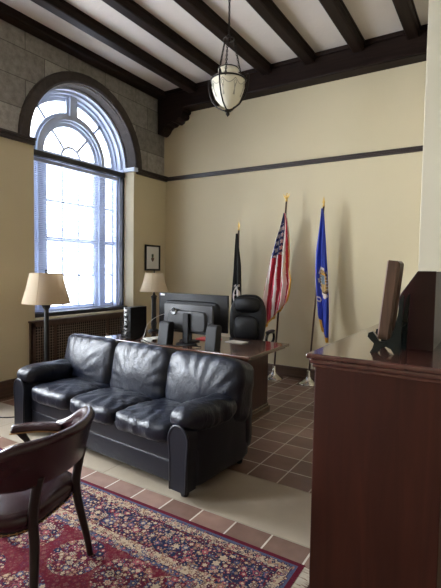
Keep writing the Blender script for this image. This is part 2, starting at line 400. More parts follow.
# outer skin that keeps daylight out of the wall thickness
for a, b_ in zip([YF-.1]+[c+WR for c in sorted(WIN)], [c-WR for c in sorted(WIN)]+[YB+.1]): wallquad(a, b_, -.05, ZS, 0, XL-.46); wallquad(a+(.08 if a > YF else 0), b_-(.08 if b_ < YB else 0), ZS, ZC+.1, 0, XL-.46)
for c in WIN:
    wallquad(c-WR, c+WR, -.05, Z0, 0, XL-.46)
    for k in range(SEG):
        a0 = PI-PI*k/SEG; a1 = PI-PI*(k+1)/SEG
        quadf(bm, [(XL-.46, c+W2*math.cos(a0), ZS+W2*math.sin(a0)), (XL-.46, c+W2*math.cos(a1), ZS+W2*math.sin(a1)), (XL-.46, c+W2*math.cos(a1), ZC+.1), (XL-.46, c+W2*math.cos(a0), ZC+.1)], 1)
struct('wall_left', bm, ['cream', 'stone', 'ring'])
# stone arch surrounds
bm = B(); RO = 1.03
for c in WIN:
    prof = []
    for k in range(SEG+1):
        a = PI-PI*k/SEG; ca, sa = math.cos(a), math.sin(a)
        prof.append([bm.verts.new((XL+dx, c+r*ca, ZS+.02+r*sa)) for r, dx in ((WA-.010, -.10), (WA-.010, .0), (WA+.015, .018), (RO-.015, .018), (RO, .0), (RO, -.045))])
    for a, b_ in zip(prof, prof[1:]):
        for j in range(5): bm.faces.new((a[j], a[j+1], b_[j+1], b_[j]))
    bm.faces.new(prof[0]); bm.faces.new(prof[-1])
struct('trim_2', bm, 'ring')
# small pale impost block on the right spring of the first arch, wall rails
bm = B()
for c in WIN:
    box(bm, XL-.19, XL+.035, c+WR-.03, c+WA+.012, ZS-.035, ZS+.022, .004)
struct('trim_3', bm, 'win_white')
bm = B(); prev = YF
for c in sorted(WIN)+[99]:
    y1 = min(c-WR-.0, YB); y0 = prev
    box(bm, XL-.005, XL+.035, y0, y1, ZS-.065, ZS-.012, .006); box(bm, XL-.005, XL+.05, y0, y1, ZS-.016, ZS+.018, .005)
    prev = c+WR+.05
struct('trim_4', bm, 'trim')
bm = B(); box(bm, XL, 3, YB-.03, YB+.005, 2.945, 2.985, .005); box(bm, XL, 3, YB-.04, YB+.005, 2.98, 3.005, .004)
struct('trim_5', bm, 'trim')
# back wall, front wall, right wall with the projecting pier
bm = B(); quadf(bm, [(XL-.5, YB, -.05), (XR+.2, YB, -.05), (XR+.2, YB, ZC+.1), (XL-.5, YB, ZC+.1)]); struct('wall_back', bm, 'cream')
bm = B(); quadf(bm, [(XL-.5, YF, -.05), (XR+.2, YF, -.05), (XR+.2, YF, ZC+.1), (XL-.5, YF, ZC+.1)]); struct('wall_front', bm, 'cream')
bm = B(); PY = 4.45; PX = -.1415*PY
box(bm, PX, XR+.1, PY, YB, -.02, ZC+.02, .006); quadf(bm, [(XR, YF, -.05), (XR, PY+.01, -.05), (XR, PY+.01, ZC+.1), (XR, YF, ZC+.1)]); struct('wall_right', bm, 'grey_wall')
bm = B(); quadf(bm, [(XL-.5, YF-.1, ZC), (XR+.2, YF-.1, ZC), (XR+.2, YB+.1, ZC), (XL-.5, YB+.1, ZC)]); struct('ceiling', bm, 'ceiling')
# baseboards
bm = B(); box(bm, XL, PX, YB-.018, YB, 0, .13); box(bm, XL, PX, YB-.028, YB, 0, .035, .006); box(bm, XL, PX, YB-.03, YB, .128, .152, .006); struct('baseboard_back', bm, 'base')
bm = B(); box(bm, XL, XL+.018, YF, YB-.03, 0, .17); box(bm, XL, XL+.028, YF, YB-.03, 0, .035, .006); box(bm, XL, XL+.03, YF, YB-.03, .168, .20, .006); struct('baseboard_left', bm, 'base')
# ceiling beams
bm = B(); box(bm, XL-.02, 3, YB-.2, YB+.01, 3.99, ZC+.02, .012); box(bm, XL, 3, YB-.215, YB, 4.0, 4.03, .008); box(bm, XL, 3, YB-.23, YB, 4.25, ZC+.01, .01)
o = struct('ceiling_beam', bm, 'beamx')
bm = B(); box(bm, XL-.02, XL+.15, YF, YB-.2, 4.205, ZC+.02, .02); struct('ceiling_beam', bm, 'beam')
for k in range(0, 12):
    xr = -3.99+.624*k
    bm = B(); box(bm, xr-.14, xr, YF, YB-.19, ZC-.115, ZC+.02, .02, 2); box(bm, xr-.15, xr+.012, YF, YB-.19, ZC-.03, ZC+.02, .012)
    struct('ceiling_beam', bm, 'beam')
bm = B()
cp = [(0, 4.0), (.50, 4.0), (.50, 3.955), (.465, 3.94), (.475, 3.90), (.45, 3.865), (.395, 3.86), (.375, 3.825), (.32, 3.805), (.27, 3.82), (.235, 3.79), (.17, 3.785), (.12, 3.745), (.09, 3.70), (.04, 3.665), (0, 3.66)]
extrude_poly(bm, [(XL+a, b_) for a, b_ in cp], YB-.21, YB+.0)
bmesh.ops.bevel(bm, geom=[e for e in bm.edges if e.calc_face_angle(0) > .8], offset=.006, segments=1, affect='EDGES')
o = struct('trim_6', bm, 'beamx')

# ------------------------------------------------------------------ windows
def ringband(bm, c, r0, r1, z, x0, x1, a0=0, a1=PI, n=28):
    prev = None
    for k in range(n+1):
        a = a0+(a1-a0)*k/n; cs, sn = math.cos(a), math.sin(a)
        q = [bm.verts.new((x, c+r*cs, z+r*sn)) for r, x in ((r0, x0), (r0, x1), (r1, x1), (r1, x0))]
        if prev:
            for j in range(4): bm.faces.new((prev[j], prev[(j+1) % 4], q[(j+1) % 4], q[j]))
        else: bm.faces.new(q)
        prev = q
    bm.faces.new(prev)
def make_window(idx, c):
    root = bpy.data.objects.new('window_%d' % idx, None); COL.objects.link(root); root.location = (XL, c, 0); root['kind'] = 'structure'
    fx0, fx1 = -.42, -.375
    def sub(name, bm, mat, **kw): 
        o = link(name, bm, mat, root, **kw); return o
    # jamb lining with stepped rings
    bm = B()
    for s in (-1, 1):
        box(bm, -.43, -.2, s*(WR-.0) if s < 0 else WR-.03, s*(WR-.03) if s < 0 else WR, Z0, ZS)
        box(bm, -.43, -.30, min(s*(WR-.03), s*(WR-.065)), max(s*(WR-.03), s*(WR-.065)), Z0, ZS)
    ringband(bm, 0, WA-.03, WA, ZS, -.43, -.2); ringband(bm, 0, WA-.06, WA-.03, ZS, -.43, -.27); ringband(bm, 0, WA-.09, WA-.06, ZS, -.43, -.34)
    box(bm, -.43, -.2, -WR, WR, Z0, Z0+.04)
    sub('window_frame', bm, 'win_white')
    bm = B()
    for s in (-1, 1):                                   # mullions between centre sash and side lights
        a, b_ = sorted((s*.415, s*.62)); box(bm, -.43, -.36, a, b_, Z0, ZS, .004)
        a, b_ = sorted((s*.47, s*.565)); box(bm, -.37, -.325, a, b_, Z0, ZS, .004)
    sub('mullion', bm, 'win_white')
    bm = B()
    zt, zb, zm = 2.96, .92, 1.876
    for y0, y1 in ((-.415, .415), (.62, .79), (-.79, -.62)):
        box(bm, fx0, fx1, y0, y1, zt-.045, zt+.05); box(bm, fx0, fx1, y0, y1, zb-.05, zb+.05); box(bm, fx0, fx1+.02, y0, y1, zm-.03, zm+.03)
        for z in (2.39, 1.394): box(bm, fx0+.012, fx1-.008, y0, y1, z-.015, z+.015)
    for y in (-.138, .138): box(bm, fx0+.012, fx1-.008, y-.015, y+.015, zb, zt)
    for y in (-.415, .395, .62, -.79, .77, -.64): box(bm, fx0, fx1, y, y+.02, zb, zt)
    sub('sash', bm, 'win_white')
    bm = B()                                            # fan light
    ringband(bm, 0, .485, .61, ZS, -.43, -.355); ringband(bm, 0, .515, .575, ZS, -.36, -.32); ringband(bm, 0, .765, .88, ZS, -.43, -.385); ringband(bm, 0, .435, .49, ZS, -.43, -.39); ringband(bm, 0, .145, .175, ZS, -.415, -.38, n=14)
    box(bm, -.43, -.355, -.095, .095, ZS+.60, ZS+.86); box(bm, -.36, -.32, -.055, .055, ZS+.57, ZS+.86)
    for ang in (48, 132):
        M = Matrix.Rotation(math.radians(ang), 4, 'X')
        box(bm, -.41, -.385, .165, .49, -.015, .015, M=Matrix.Translation((0, 0, ZS)) @ M); box(bm, -.41, -.385, .60, .84, -.016, .016, M=Matrix.Translation((0, 0, ZS)) @ M)
    box(bm, -.43, -.36, -WR+.03, WR-.03, ZS-.05, ZS+.03)
    sub('fanlight', bm, 'win_white')
    bm = B()
    box(bm, -.25, -.18, -WR, WR, 2.885, 2.955, .006); box(bm, -.26, -.2, WR-.035, WR-.002, Z0, 2.9); box(bm, -.26, -.2, -WR+.002, -WR+.035, Z0, 2.9); box(bm, -.27, -.12, -WR+.002, WR-.002, Z0, Z0+.05, .005)
    sub('transom_bar', bm, 'black_frame')
    bm = B(); quadf(bm, [(-.40, -WR, Z0), (-.40, WR, Z0), (-.40, WR, ZS), (-.40, -WR, ZS)])
    f = bm.faces.new([bm.verts.new((-.40, (WA-.02)*math.cos(PI*k/24), ZS+(WA-.02)*math.sin(PI*k/24))) for k in range(25)])
    sub('glass_pane', bm, 'glass_dimmed' if idx == 1 else 'glass')  # visible window's panes darkened so the glazing bars show against the sky
    return root
for i, c in enumerate(WIN): make_window(i+1, c)  # only the first is in view; the others are added to light the room
def make_blind(c, label):
    root = thing('window_blind', label, 'blind', (XL-.285, c, 0), 0)
    bm = B(); z = 2.83
    T = Matrix.Rotation(math.radians(-12), 4, 'Y')
    while z > .965:
        box(bm, -.0125, .0125, -.79, .79, -.0005, .0005, M=Matrix.Translation((0, 0, z)) @ T); z -= .0245
    link('slats', bm, 'blind', root)
    bm = B(); box(bm, -.02, .02, -.80, .80, 2.84, 2.885, .004); link('headrail', bm, 'blind', root)
    bm = B(); box(bm, -.013, .013, -.79, .79, .925, .942, .003); link('bottom_rail', bm, 'blind', root)
    bm = B()
    for y in (-.6, 0, .6): box(bm, -.001, .001, y-.001, y+.001, .93, 2.85)
    link('ladder_cord', bm, 'blind', root)
make_blind(WIN[0], 'white slatted blind half open across the lower part of the tall window')

# ------------------------------------------------------------------ radiator cover
rc = thing('radiator_cover', 'brown wooden radiator cover with a metal lattice grille under the window', 'radiator cover', (XL, 0, 0))
RX = .05; ya, yb = 3.25, 5.13
bm = B(); box(bm, .0, RX+.012, ya-.012, yb+.012, .828, .853, .005); link('top_board', bm, 'rad', rc)
bm = B()
box(bm, .001, RX, ya, ya+.02, .0, .828); box(bm, .001, RX, yb-.02, yb, 0, .828)
for y0, y1 in ((ya, ya+.06), (3.57, 3.615), (4.45, 4.495), (yb-.06, yb)): box(bm, RX-.02, RX, y0, y1, 0, .828, .002)
box(bm, RX-.02, RX, ya, yb, .775, .828, .002); box(bm, RX-.02, RX, ya, yb, 0, .12, .002)
link('frame', bm, 'rad', rc)
bm = B(); y = ya+.06
while y < yb-.05: box(bm, RX-.018, RX-.012, y, y+.006, .12, .775); y += .034
z = .13
while z < .775: box(bm, RX-.013, RX-.007, ya+.06, yb-.06, z, z+.006); z += .034
link('grille', bm, 'bronze', rc)
bm = B()
box(bm, .003, .012, ya+.02, yb-.02, .04, .80)  # dark sheet standing in for the shade behind the grille
link('backing', bm, 'void', rc)

# ------------------------------------------------------------------ rug
RHX, RHY = 1.75, 1.25
rug = link('rug', box(B(), -RHX, RHX, -RHY, RHY, 0, .010, .003), rug_mat(RHX, RHY), smooth=False, loc=(-.765-RHX, 2.075-RHY, .001))
tag(rug, 'red and navy floral oriental rug with a cream and blue border on the tiles', 'rug')
for s in (-1, 1):
    bm = B(); y = -RHY+.01
    while y < RHY-.01:
        x0 = s*RHX; dx = s*random.uniform(.05, .065); tube(bm, [(x0-s*.01, y, .006), (x0+dx*.5, y+random.uniform(-.004, .004), .006), (x0+dx, y+random.uniform(-.008, .008), .003)], .0035, 4, caps=False); y += .009
    link('fringe', bm, 'fringe_rug', rug)

# ------------------------------------------------------------------ sofa
sofa = thing('sofa', 'black leather three-seat sofa with padded rolled arms in front of the desk', 'sofa', (-2.65, 2.345, 0), math.radians(-4.2))
sofa.scale = (1.02, .845, 1)
bm = B(); box(bm, -.98, .98, .10, .87, .06, .26, .02)
merge(bm, pillow((0, .80, .42), (1.02, .085, .375), (40, 4, 14), 7, (0, .02, 0), .004, (4, 4, 4)))
link('frame', bm, 'sofa_flat', sofa, smooth=True)
for zc, hz, nm in ((.135, .085, 'lower_front_panel'), (.285, .085, 'upper_front_panel')):
    bm = box(B(), -.85, .85, .018 if zc > .2 else .024, .18, zc-hz+.004, zc+hz, .028, 5); link(nm, bm, 'sofa_flat', sofa, smooth='auto')
def seatshape(p, q):
    return V((p.x, p.y, p.z - .02*max(0, q.y)))
def radial_wr(bm, cx, cy, amp, fr, seed, axis='xz', k0=.1):
    """gathered folds running in from the edges of a cushion"""
    bm.normal_update(); mv = []
    for v in bm.verts:
        if axis == 'xz': a, b_ = v.co.x-cx, v.co.z-cy
        else: a, b_ = v.co.x-cx, v.co.y-cy
        r = math.hypot(a, b_); t = math.atan2(b_, a)
        f = math.sin(t*fr+seed+1.8*noise.noise(V((t*2, r*5, seed))))*min(1, max(0, (r-k0)/.2))
        f *= .55+.9*noise.noise(V((a*5+seed, b_*5, 1.3)))
        mv.append(v.normal*f*amp)
    for v, d in zip(bm.verts, mv): v.co += d
for i, x in enumerate((-.545, 0, .545)):
    bm = pillow((x, .305, .385), (.275, .345, .068), (40, 40, 8), 6, (.0, .015, .022), .006, (7, 5, 5), i*3.3, seatshape)
    radial_wr(bm, x, .36, .006, 17, i*2.1, 'xy', .1)
    link('seat_cushion', bm, 'sofa', sofa, smooth=True)
for i, (x, hw) in enumerate(((-.685, .36), (-.0, .34), (.685, .36))):
    def bs(p, q, i=i):
        p.x *= 1+.02*q.z
        return p
    bm = pillow((x, .665, .582), (hw, .145, .245), (44, 10, 40), 6, (.0, .055, .012), .005, (3, 3, 3), i*5.1, bs)
    radial_wr(bm, x+(-.1 if i == 0 else 0 if i == 1 else .05), .45, .0045, 19, i*1.7, 'xz', .10)
    bm.transform(rotm('X', -13, (x, .66, .42)))
    link('back_cushion', bm, 'sofa', sofa, smooth=True)
for s in (-1, 1):
    arm = link('armrest', pillow((s*.925, .44, .27), (.088, .40, .22), (6, 20, 12), 7, (.01, 0, 0), .003, (4, 4, 4), s), 'sofa_flat', sofa, smooth=True)
    def ash(p, q): 
        p.z += .018*math.sin(max(0, -q.y)*PI*.5) - .0*q.y
        p.x *= 1+.10*max(0, -q.y)
        return p
    bm = pillow((s*.925, .335, .500), (.118, .385, .080), (16, 34, 12), 3, (0, 0, .018), .006, (7, 4, 7), s*4+9, ash)
    radial_wr(bm, s*.9, .15, .006, 15, s+2, 'xy', .06)
    link('arm_pad', bm, 'sofa', arm, smooth=True)
    # keyhole front panel with piping
    prof = []
    w0, w1 = .066, .080
    prof += [(s*.935-w0, .06), (s*.935-w0-.002, .28)]
    for k in range(13):
        a = PI-PI*k/12; prof.append((s*.935+w1*math.cos(a)*1.0, .395+.095*math.sin(a)))
    prof += [(s*.935+w0+.004, .28), (s*.935+w0, .06)]
    bm = B(); extrude_poly(bm, prof, -.055, .07); bmesh.ops.bevel(bm, geom=[e for e in bm.edges if e.calc_face_angle(0) > 1.2], offset=.012, segments=2, affect='EDGES')
    fp = link('front_panel', bm, 'sofa_flat', arm, smooth='auto')
    bm = B(); tube(bm, [(a, -.05, b_) for a, b_ in prof], .010, 8); link('piping', bm, 'sofa_flat', arm, smooth=True)
for x in (-.93, .93):
    for y in (.04, .80):
        bm = B(); lathe(bm, [(.026, 0), (.03, .01), (.036, .07)], 12, (x, y, 0)); link('foot', bm, 'black', sofa)

# ------------------------------------------------------------------ captain's chair
ch = thing('captains_chair', 'oxblood leather barrel-back armchair with dark wood legs and brass nails on the rug', 'chair', (-1.735, 1.305, .0148), math.atan2(-.30, -.95)-PI/2)
def backpt(t):                       # t in degrees from the centre of the back
    a = math.radians(t); return V((.345*math.sin(a), .20-.275*math.cos(a), 0))
def ztop(t): 
    u = min(1, max(0, (abs(t)-40)/55)); return .757-.13*(u*u*(3-2*u))
def zbot(t):
    u = min(1, max(0, (abs(t)-30)/55)); return .545+.035*(u*u*(3-2*u))
bm = B(); nn = 44; rows = []
for k in range(nn+1):
    t = -92+184*k/nn; p = backpt(t); n_ = V((math.sin(math.radians(t)), -math.cos(math.radians(t)), 0)); zt, zb = ztop(t), zbot(t)
    lean = .035
    sec = []
    th = .022
    for (o_, z) in ((-th, zb+.012), (-th*.4, zb), (th*.5, zb), (th, zb+.015), (th+.002, (zt+zb)/2), (th+.004, zt-.035), (th+.010, zt-.016), (.004+th*.6, zt+.004), (0, zt+.010), (-th*.7, zt+.005), (-th-.008, zt-.014), (-th-.005, zt-.04), (-th-.004, (zt+zb)/2)):
        f = (z-.545)/.23; q = p+n_*(o_+lean*f*max(0, math.cos(math.radians(t)))+.02*f); sec.append(bm.verts.new((q.x, q.y, z)))
    rows.append(sec)
for a, b_ in zip(rows, rows[1:]):
    m = len(a)
    for j in range(m): f = bm.faces.new((a[j], a[(j+1) % m], b_[(j+1) % m], b_[j])); f.smooth = True
bm.faces.new(rows[0]); bm.faces.new(rows[-1])
back = link('backrest', bm, 'ox', ch, smooth=True)
for s in (-1, 1):                    # padded arms with curved wooden support
    e = backpt(s*88)
    ctr = [(e.x, e.y-.02, .605), (s*.325, .26, .605), (s*.308, .34, .60), (s*.275, .41, .595), (s*.265, .435, .593)]
    bm = B(); path = smoothpath(ctr, 5)
    prev = None
    for i, p in enumerate(path):
        t_ = (path[min(i+1, len(path)-1)]-path[max(0, i-1)]).normalized(); sd = V((t_.y, -t_.x, 0))
        w = .036 if i < len(path)-2 else .028; hh = .020
        sec = [bm.verts.new(p+sd*a+V((0, 0, b_))) for a, b_ in ((-w, -hh), (w, -hh), (w+.006, -.004), (w*.85, hh*.85), (0, hh*1.2), (-w*.85, hh*.85), (-w-.006, -.004))]
        if prev:
            for j in range(7): f = bm.faces.new((prev[j], prev[(j+1) % 7], sec[(j+1) % 7], sec[j])); f.smooth = True
        else: bm.faces.new(sec)
        prev = sec
    bm.faces.new(prev); ar = link('armrest', bm, 'ox', ch, smooth=True)
    for q in (-1, 1):
        bm = B(); tube(bm, [path[i]+V(((path[i]-path[i-1]).normalized().y*q*.041, -(path[i]-path[i-1]).normalized().x*q*.041, -.014)) for i in range(2, len(path))], .0016, 4)
        for i, k in [(i, k) for i in range(2, len(path)) for k in range(2)]:
            p = path[i-1].lerp(path[i], k/2); t_ = (path[i]-path[i-1]).normalized(); sd = V((t_.y, -t_.x, 0))
            c_ = p+sd*q*.041+V((0, 0, -.014)); box(bm, c_.x-.003, c_.x+.003, c_.y-.003, c_.y+.003, c_.z-.003, c_.z+.003)
        link('nail_trim', bm, 'brass', ar)
    bm = B(); tube(bm, smoothpath([(s*.268, .40, .585), (s*.285, .36, .53), (s*.265, .31, .48), (s*.25, .28, .40)], 5), [.020]*4+[.017]*8+[.022]*4, 8); link('arm_post', bm, 'chairwood', ch, smooth=True)
bm = pillow((0, .235, .385), (.262, .262, .050), (24, 24, 6), 3.6, (0, 0, .028), .002, (4, 4, 4)); seat = link('seat', bm, 'ox', ch, smooth=True)
bm = B(); tube(bm, [(.264*math.cos(a_)*(abs(math.cos(a_))**3.6+abs(math.sin(a_))**3.6)**(-1/3.6), .235+.264*math.sin(a_)*(abs(math.cos(a_))**3.6+abs(math.sin(a_))**3.6)**(-1/3.6), .3525) for a_ in [2*PI*q/64 for q in range(65)]], .0016, 4, caps=False)
for k in range(64):
    a = 2*PI*k/64; x, y = math.cos(a), math.sin(a); nr = (abs(x)**3.6+abs(y)**3.6)**(-1/3.6); x, y = x*nr*.264, .235+y*nr*.264
    box(bm, x-.0035, x+.0035, y-.0035, y+.0035, .349, .356)
link('nail_trim', bm, 'brass', seat)
bm = B(); merge(bm, pillow((0, .235, .335), (.245, .245, .022), (16, 16, 2), 4)); link('seat_rail', bm, 'chairwood', ch, smooth=True)
for s in (-1, 1):                    # rear legs run up to the back
    pts = smoothpath([(s*.225, -.065, 0), (s*.205, -.055, .12), (s*.172, -.035, .28), (s*.165, -.022, .40), (s*.165, -.04, .52), (s*.165, -.06, .59)], 4)
    bm = B(); tube(bm, pts, [.016+.006*min(1, p.z/.3) for p in pts], 8); link('leg', bm, 'chairwood', ch, smooth=True)
    bm = B(); tube(bm, [(s*.235, .48, 0), (s*.22, .43, .33)], [.015, .022], 8); link('leg', bm, 'chairwood', ch, smooth=True)

# ------------------------------------------------------------------ desk
DZ = .735
desk = thing('executive_desk', 'polished mahogany executive desk with overhanging top behind the sofa', 'desk', (0, 0, 0))
bm = B(); box(bm, -3.70, -1.83, 3.42, 4.31, DZ-.028, DZ, .007, 3); box(bm, -3.67, -1.86, 3.45, 4.28, DZ-.05, DZ-.026, .006); link('desktop', bm, 'desktop', desk)
for x0, x1 in ((-2.42, -2.02), (-3.52, -3.12)):
    bm = B(); box(bm, x0, x1, 3.60, 4.20, .10, DZ-.048, .004)
    pd = link('pedestal', bm, 'desk', desk)
    bm = B(); box(bm, x0-.022, x1+.022, 3.575, 4.225, 0, .075, .006); box(bm, x0-.012, x1+.012, 3.588, 4.212, .07, .105, .012, 3); link('plinth', bm, 'desktop', pd)
    for z0, z1 in ((.13, .28), (.30, .45), (.47, .62)):
        bm = B(); box(bm, x0+.03, x1-.03, 4.198, 4.212, z0, z1, .004); dr = link('drawer', bm, 'desk', pd)
bm = B(); box(bm, -3.14, -2.40, 3.64, 3.66, .15, DZ-.048); link('modesty_panel', bm, 'desk', desk)

# ------------------------------------------------------------------ monitors and desk things
def monitor(label, x0, x1, y, z0, z1, mat, stand_x, tilt=0, plate=False, panel='black'):
    cx = (x0+x1)/2; r = thing('computer_monitor', label, 'monitor', (cx, y, DZ), 0)
    hw = (x1-x0)/2; a, b_ = z0-DZ, z1-DZ
    bm = B(); box(bm, -hw, hw, .0, .028, a, b_, .004); merge(bm, pillow((0, -.005, (a+b_)/2-.02), (hw*.80, .022, (b_-a)*.36), (8, 2, 6), 8)); link('housing', bm, mat, r, smooth='auto')
    bm = B(); box(bm, -hw+.008, hw-.008, .028, .030, a+.012, b_-.008); link('screen', bm, 'blackgloss', r)
    bm = B(); box(bm, stand_x-.035, stand_x+.035, -.058, -.026, .008, (a+b_)/2+.06, .006); box(bm, stand_x-.022, stand_x+.022, -.03, -.0, (a+b_)/2-.05, (a+b_)/2+.05, .004); st = link('stand', bm, 'black', r)
    bm = B(); merge(bm, pillow((stand_x, -.03, .007), (.115, .085, .006), (20, 16, 2), 2.6)); link('stand_foot', bm, 'black', r, smooth=True)
    return r
big = monitor('wide black monitor standing at the back of the desk, seen from behind', -3.215, -2.315, 3.84, .85, 1.237, 'black', .0)
bm = B(); box(bm, -.425, -.37, -.003, .0, .470, .492); link('sticker', bm, 'white', big)
small = monitor('smaller dark grey monitor with a black column stand, in front of the wide monitor', -2.985, -2.375, 3.65, .845, 1.139, 'grey_plastic', .015)
bm = B(); lathe(bm, [(.035, 0), (.04, .006), (.028, .012)], 20); bm.transform(Matrix.Translation((-.155, -.026, .33)) @ Matrix.Rotation(PI/2, 4, 'X')); link('badge', bm, 'silver', small)
bm = B(); lathe(bm, [(.022, 0), (.02, .012)], 16); bm.transform(Matrix.Translation((-.155, -.034, .345)) @ Matrix.Rotation(PI/2, 4, 'X')); link('port_cover', bm, 'black', small)
def wedge(label, x, y, h, w, lean, group=None):
    r = thing('desk_speaker', label, 'speaker', (x, y, DZ), 0)
    bm = B(); extrude_poly(bm, [(-.05, 0), (.06, 0), (.06+lean, h-.02), (.045+lean, h), (-.02+lean, h), (-.035+lean*.8, h-.025)], -w/2, w/2, 'x'); bmesh.ops.bevel(bm, geom=bm.edges[:], offset=.005, segments=2, affect='EDGES')
    link('cabinet', bm, 'black', r, smooth='auto')
    bm = B(); box(bm, -w/2+.006, w/2-.006, -.028+lean*.8, .035+lean, h-.001, h+.003, .001); link('top_cap', bm, 'grey_plastic', r)
    return r
wedge('black wedge-shaped desk speaker left of the monitor column, beside loose papers', -2.86, 3.51, .225, .125, .02)
wedge('black upright desk speaker right of the monitor column, near the desk edge', -2.275, 3.50, .235, .115, .02)
pc = thing('computer_tower', 'small black computer tower with silver rear ports at the left end of the desk', 'computer', (-3.375, 3.50, DZ), math.radians(0))
bm = B(); box(bm, -.048, .048, .004, .26, .006, .345, .004); link('case', bm, 'black', pc)
bm = B()
for z, h in ((.30, .02), (.25, .03), (.20, .022), (.15, .03), (.10, .02), (.05, .03)):
    box(bm, -.040, -.004, -.006, .006, z, z+h, .002)
box(bm, -.044, -.036, -.002, .006, .012, .34, .001); link('port_panel', bm, 'silver', pc)
bm = B()
for z, x in ((.285, .024), (.235, -.012), (.18, .018), (.128, -.02), (.075, .02), (.03, -.01)): box(bm, x-.02, x+.016, -.011, -.001, z, z+.018, .001)
for k in range(5): tube(bm, smoothpath([(-.02+.01*k, -.004, .28-.05*k), (-.04+.012*k, -.05, .25-.05*k), (-.03, -.055, .12-.02*k), (-.01*k, -.03, .012)], 4), .003, 6)
link('plug', bm, 'black', pc)
bm = B(); box(bm, -.045, -.03, .02, .24, 0, .007); box(bm, .03, .045, .02, .24, 0, .007); link('rubber_foot', bm, 'black', pc)
def curve_cable(label, pts, r, mat, cat='cable', name='power_cable'):
    bm = B(); tube(bm, smoothpath(pts, 8), r, 6); return tag(link(name, bm, mat, smooth=True), label, cat)
curve_cable('white cable arching from the desk up beside the table lamp', [(-3.13, 3.46, DZ+.005), (-3.18, 3.56, DZ+.06), (-3.22, 3.66, DZ+.16), (-3.16, 3.74, DZ+.24), (-3.06, 3.80, DZ+.28), (-3.04, 3.80, DZ+.27)], .003, 'white', name='white_cable')
curve_cable('black cable looping across the desk between monitor stand and speaker', [(-3.22, 3.48, DZ+.005), (-3.1, 3.44, DZ+.03), (-2.98, 3.43, DZ+.006), (-2.8, 3.435, DZ+.006), (-2.68, 3.46, DZ+.006), (-2.55, 3.47, DZ+.02), (-2.44, 3.56, DZ+.006)], .005, 'black', name='desk_cable')
curve_cable('thin black cable lying in a loop on the pale stone floor near the sofa arm', [(-4.70, 2.62, .006), (-4.3, 2.46, .006), (-4.1, 2.52, .006), (-3.98, 2.62, .006), (-3.9, 2.55, .006), (-3.75, 2.50, .006), (-3.5, 2.55, .006)], .006, 'black', name='floor_cable')
bm = B(); box(bm, -.12, .12, -.08, .08, 0, .012, .002); tag(link('red_folder', bm, 'redp', loc=(-2.66, 4.02, DZ), rz=.1), 'flat red folder lying on the desk behind the monitors', 'folder')
bm = B()
for k in range(5): box(bm, -.10+.004*k, .10+.004*k, -.07, .07, .0015*k, .0015*k+.0012)
tag(link('paper_stack', bm, 'paper', loc=(-2.33, 4.05, DZ), rz=-.1), 'small stack of pale papers on the desk right of the monitors', 'papers')
pc2 = thing('crumpled_papers', 'loose white paper slips on the desk between computer tower and speaker', 'papers', (-3.09, 3.60, DZ))
bm = B()
for k in range(4):
    M = Matrix.Translation((-.05+.04*k, .03*k-.04, .012+.012*k)) @ Matrix.Rotation(.5*k+.3, 4, 'Z') @ Matrix.Rotation(.35-.15*k, 4, 'X')
    box(bm, -.06, .06, -.035, .035, -.0008, .0008, M=M)
link('paper_sheet', bm, 'paper', pc2)

# ------------------------------------------------------------------ lamps
def lampshade(z0, z1, r0, r1, mat, root, n=40):
    bm = B(); H = z1-z0
    prof = [(r0, z0), (r0-.004, z0+.012), (r0*.90+r1*.10, z0+H*.12), (r0*.50+r1*.50-.006, z0+H*.52), (r1+.002, z1-.012), (r1, z1)]
    rings = []
    for r, z in prof:
        ring = []
        for k in range(n):
            a = 2*PI*k/n; f = 1-.022*abs(math.sin(a*3))    # softly six-panelled
            ring.append(bm.verts.new((r*f*math.cos(a), r*f*math.sin(a), z)))
        rings.append(ring)
    for a, b_ in zip(rings, rings[1:]):
        for k in range(n): f = bm.faces.new((a[k], a[(k+1) % n], b_[(k+1) % n], b_[k])); f.smooth = True
    s = link('lamp_shade', bm, mat, root, smooth=True)
    bm = B()
    for ring_r, z in ((r0, z0+.004), (r1, z1-.004)):
        tube(bm, [(ring_r*(1-.022*abs(math.sin(2*PI*k/n*3)))*math.cos(2*PI*k/n), ring_r*(1-.022*abs(math.sin(2*PI*k/n*3)))*math.sin(2*PI*k/n), z) for k in range(n+1)], .004, 5, caps=False)
    for j in range(6):
        a = j*PI/3; tube(bm, [(r*math.cos(a), r*math.sin(a), z) for r, z in prof], .0022, 4)
    link('trim_piping', bm, mat, s)
    bm = B(); 
    for j in range(3):
        a = j*2*PI/3; tube(bm, [(0, 0, z1-.02), (r1*.98*math.cos(a), r1*.98*math.sin(a), z1-.006)], .002, 5)
    link('spider', bm, 'lampmetal', s)
fl = thing('floor_lamp', 'black floor lamp with a tan tapered shade standing between sofa arm and radiator', 'lamp', (-4.17, 3.08, 0))
bm = B(); lathe(bm, [(.15, 0), (.15, .012), (.13, .025), (.06, .04), (.035, .07), (.028, .10)], 32); link('base', bm, 'lampmetal', fl, smooth='auto')
bm = B(); lathe(bm, [(.028, .10), (.030, .30), (.026, 1.00), (.023, 1.04)], 12); link('pole', bm, 'lampmetal', fl, smooth='auto')
bm = B(); lathe(bm, [(.023, 1.035), (.03, 1.045), (.045, 1.075), (.055, 1.088), (.02, 1.09), (.014, 1.13), (.014, 1.40)], 20); link('collar', bm, 'lampmetal', fl, smooth='auto')
bm = B(); lathe(bm, [(.004, 1.40), (.012, 1.44), (.008, 1.45), (.016, 1.46), (.004, 1.475)], 12); link('finial', bm, 'lampmetal', fl, smooth='auto')
lampshade(1.105, 1.435, .252, .168, 'shade', fl)
tl = thing('table_lamp', 'table lamp with a pale tapered shade on the far left end of the desk', 'lamp', (-3.53, 4.12, DZ))
bm = B(); lathe(bm, [(.07, 0), (.07, .012), (.055, .025), (.03, .04)], 24); link('base', bm, 'lampmetal', tl, smooth='auto')
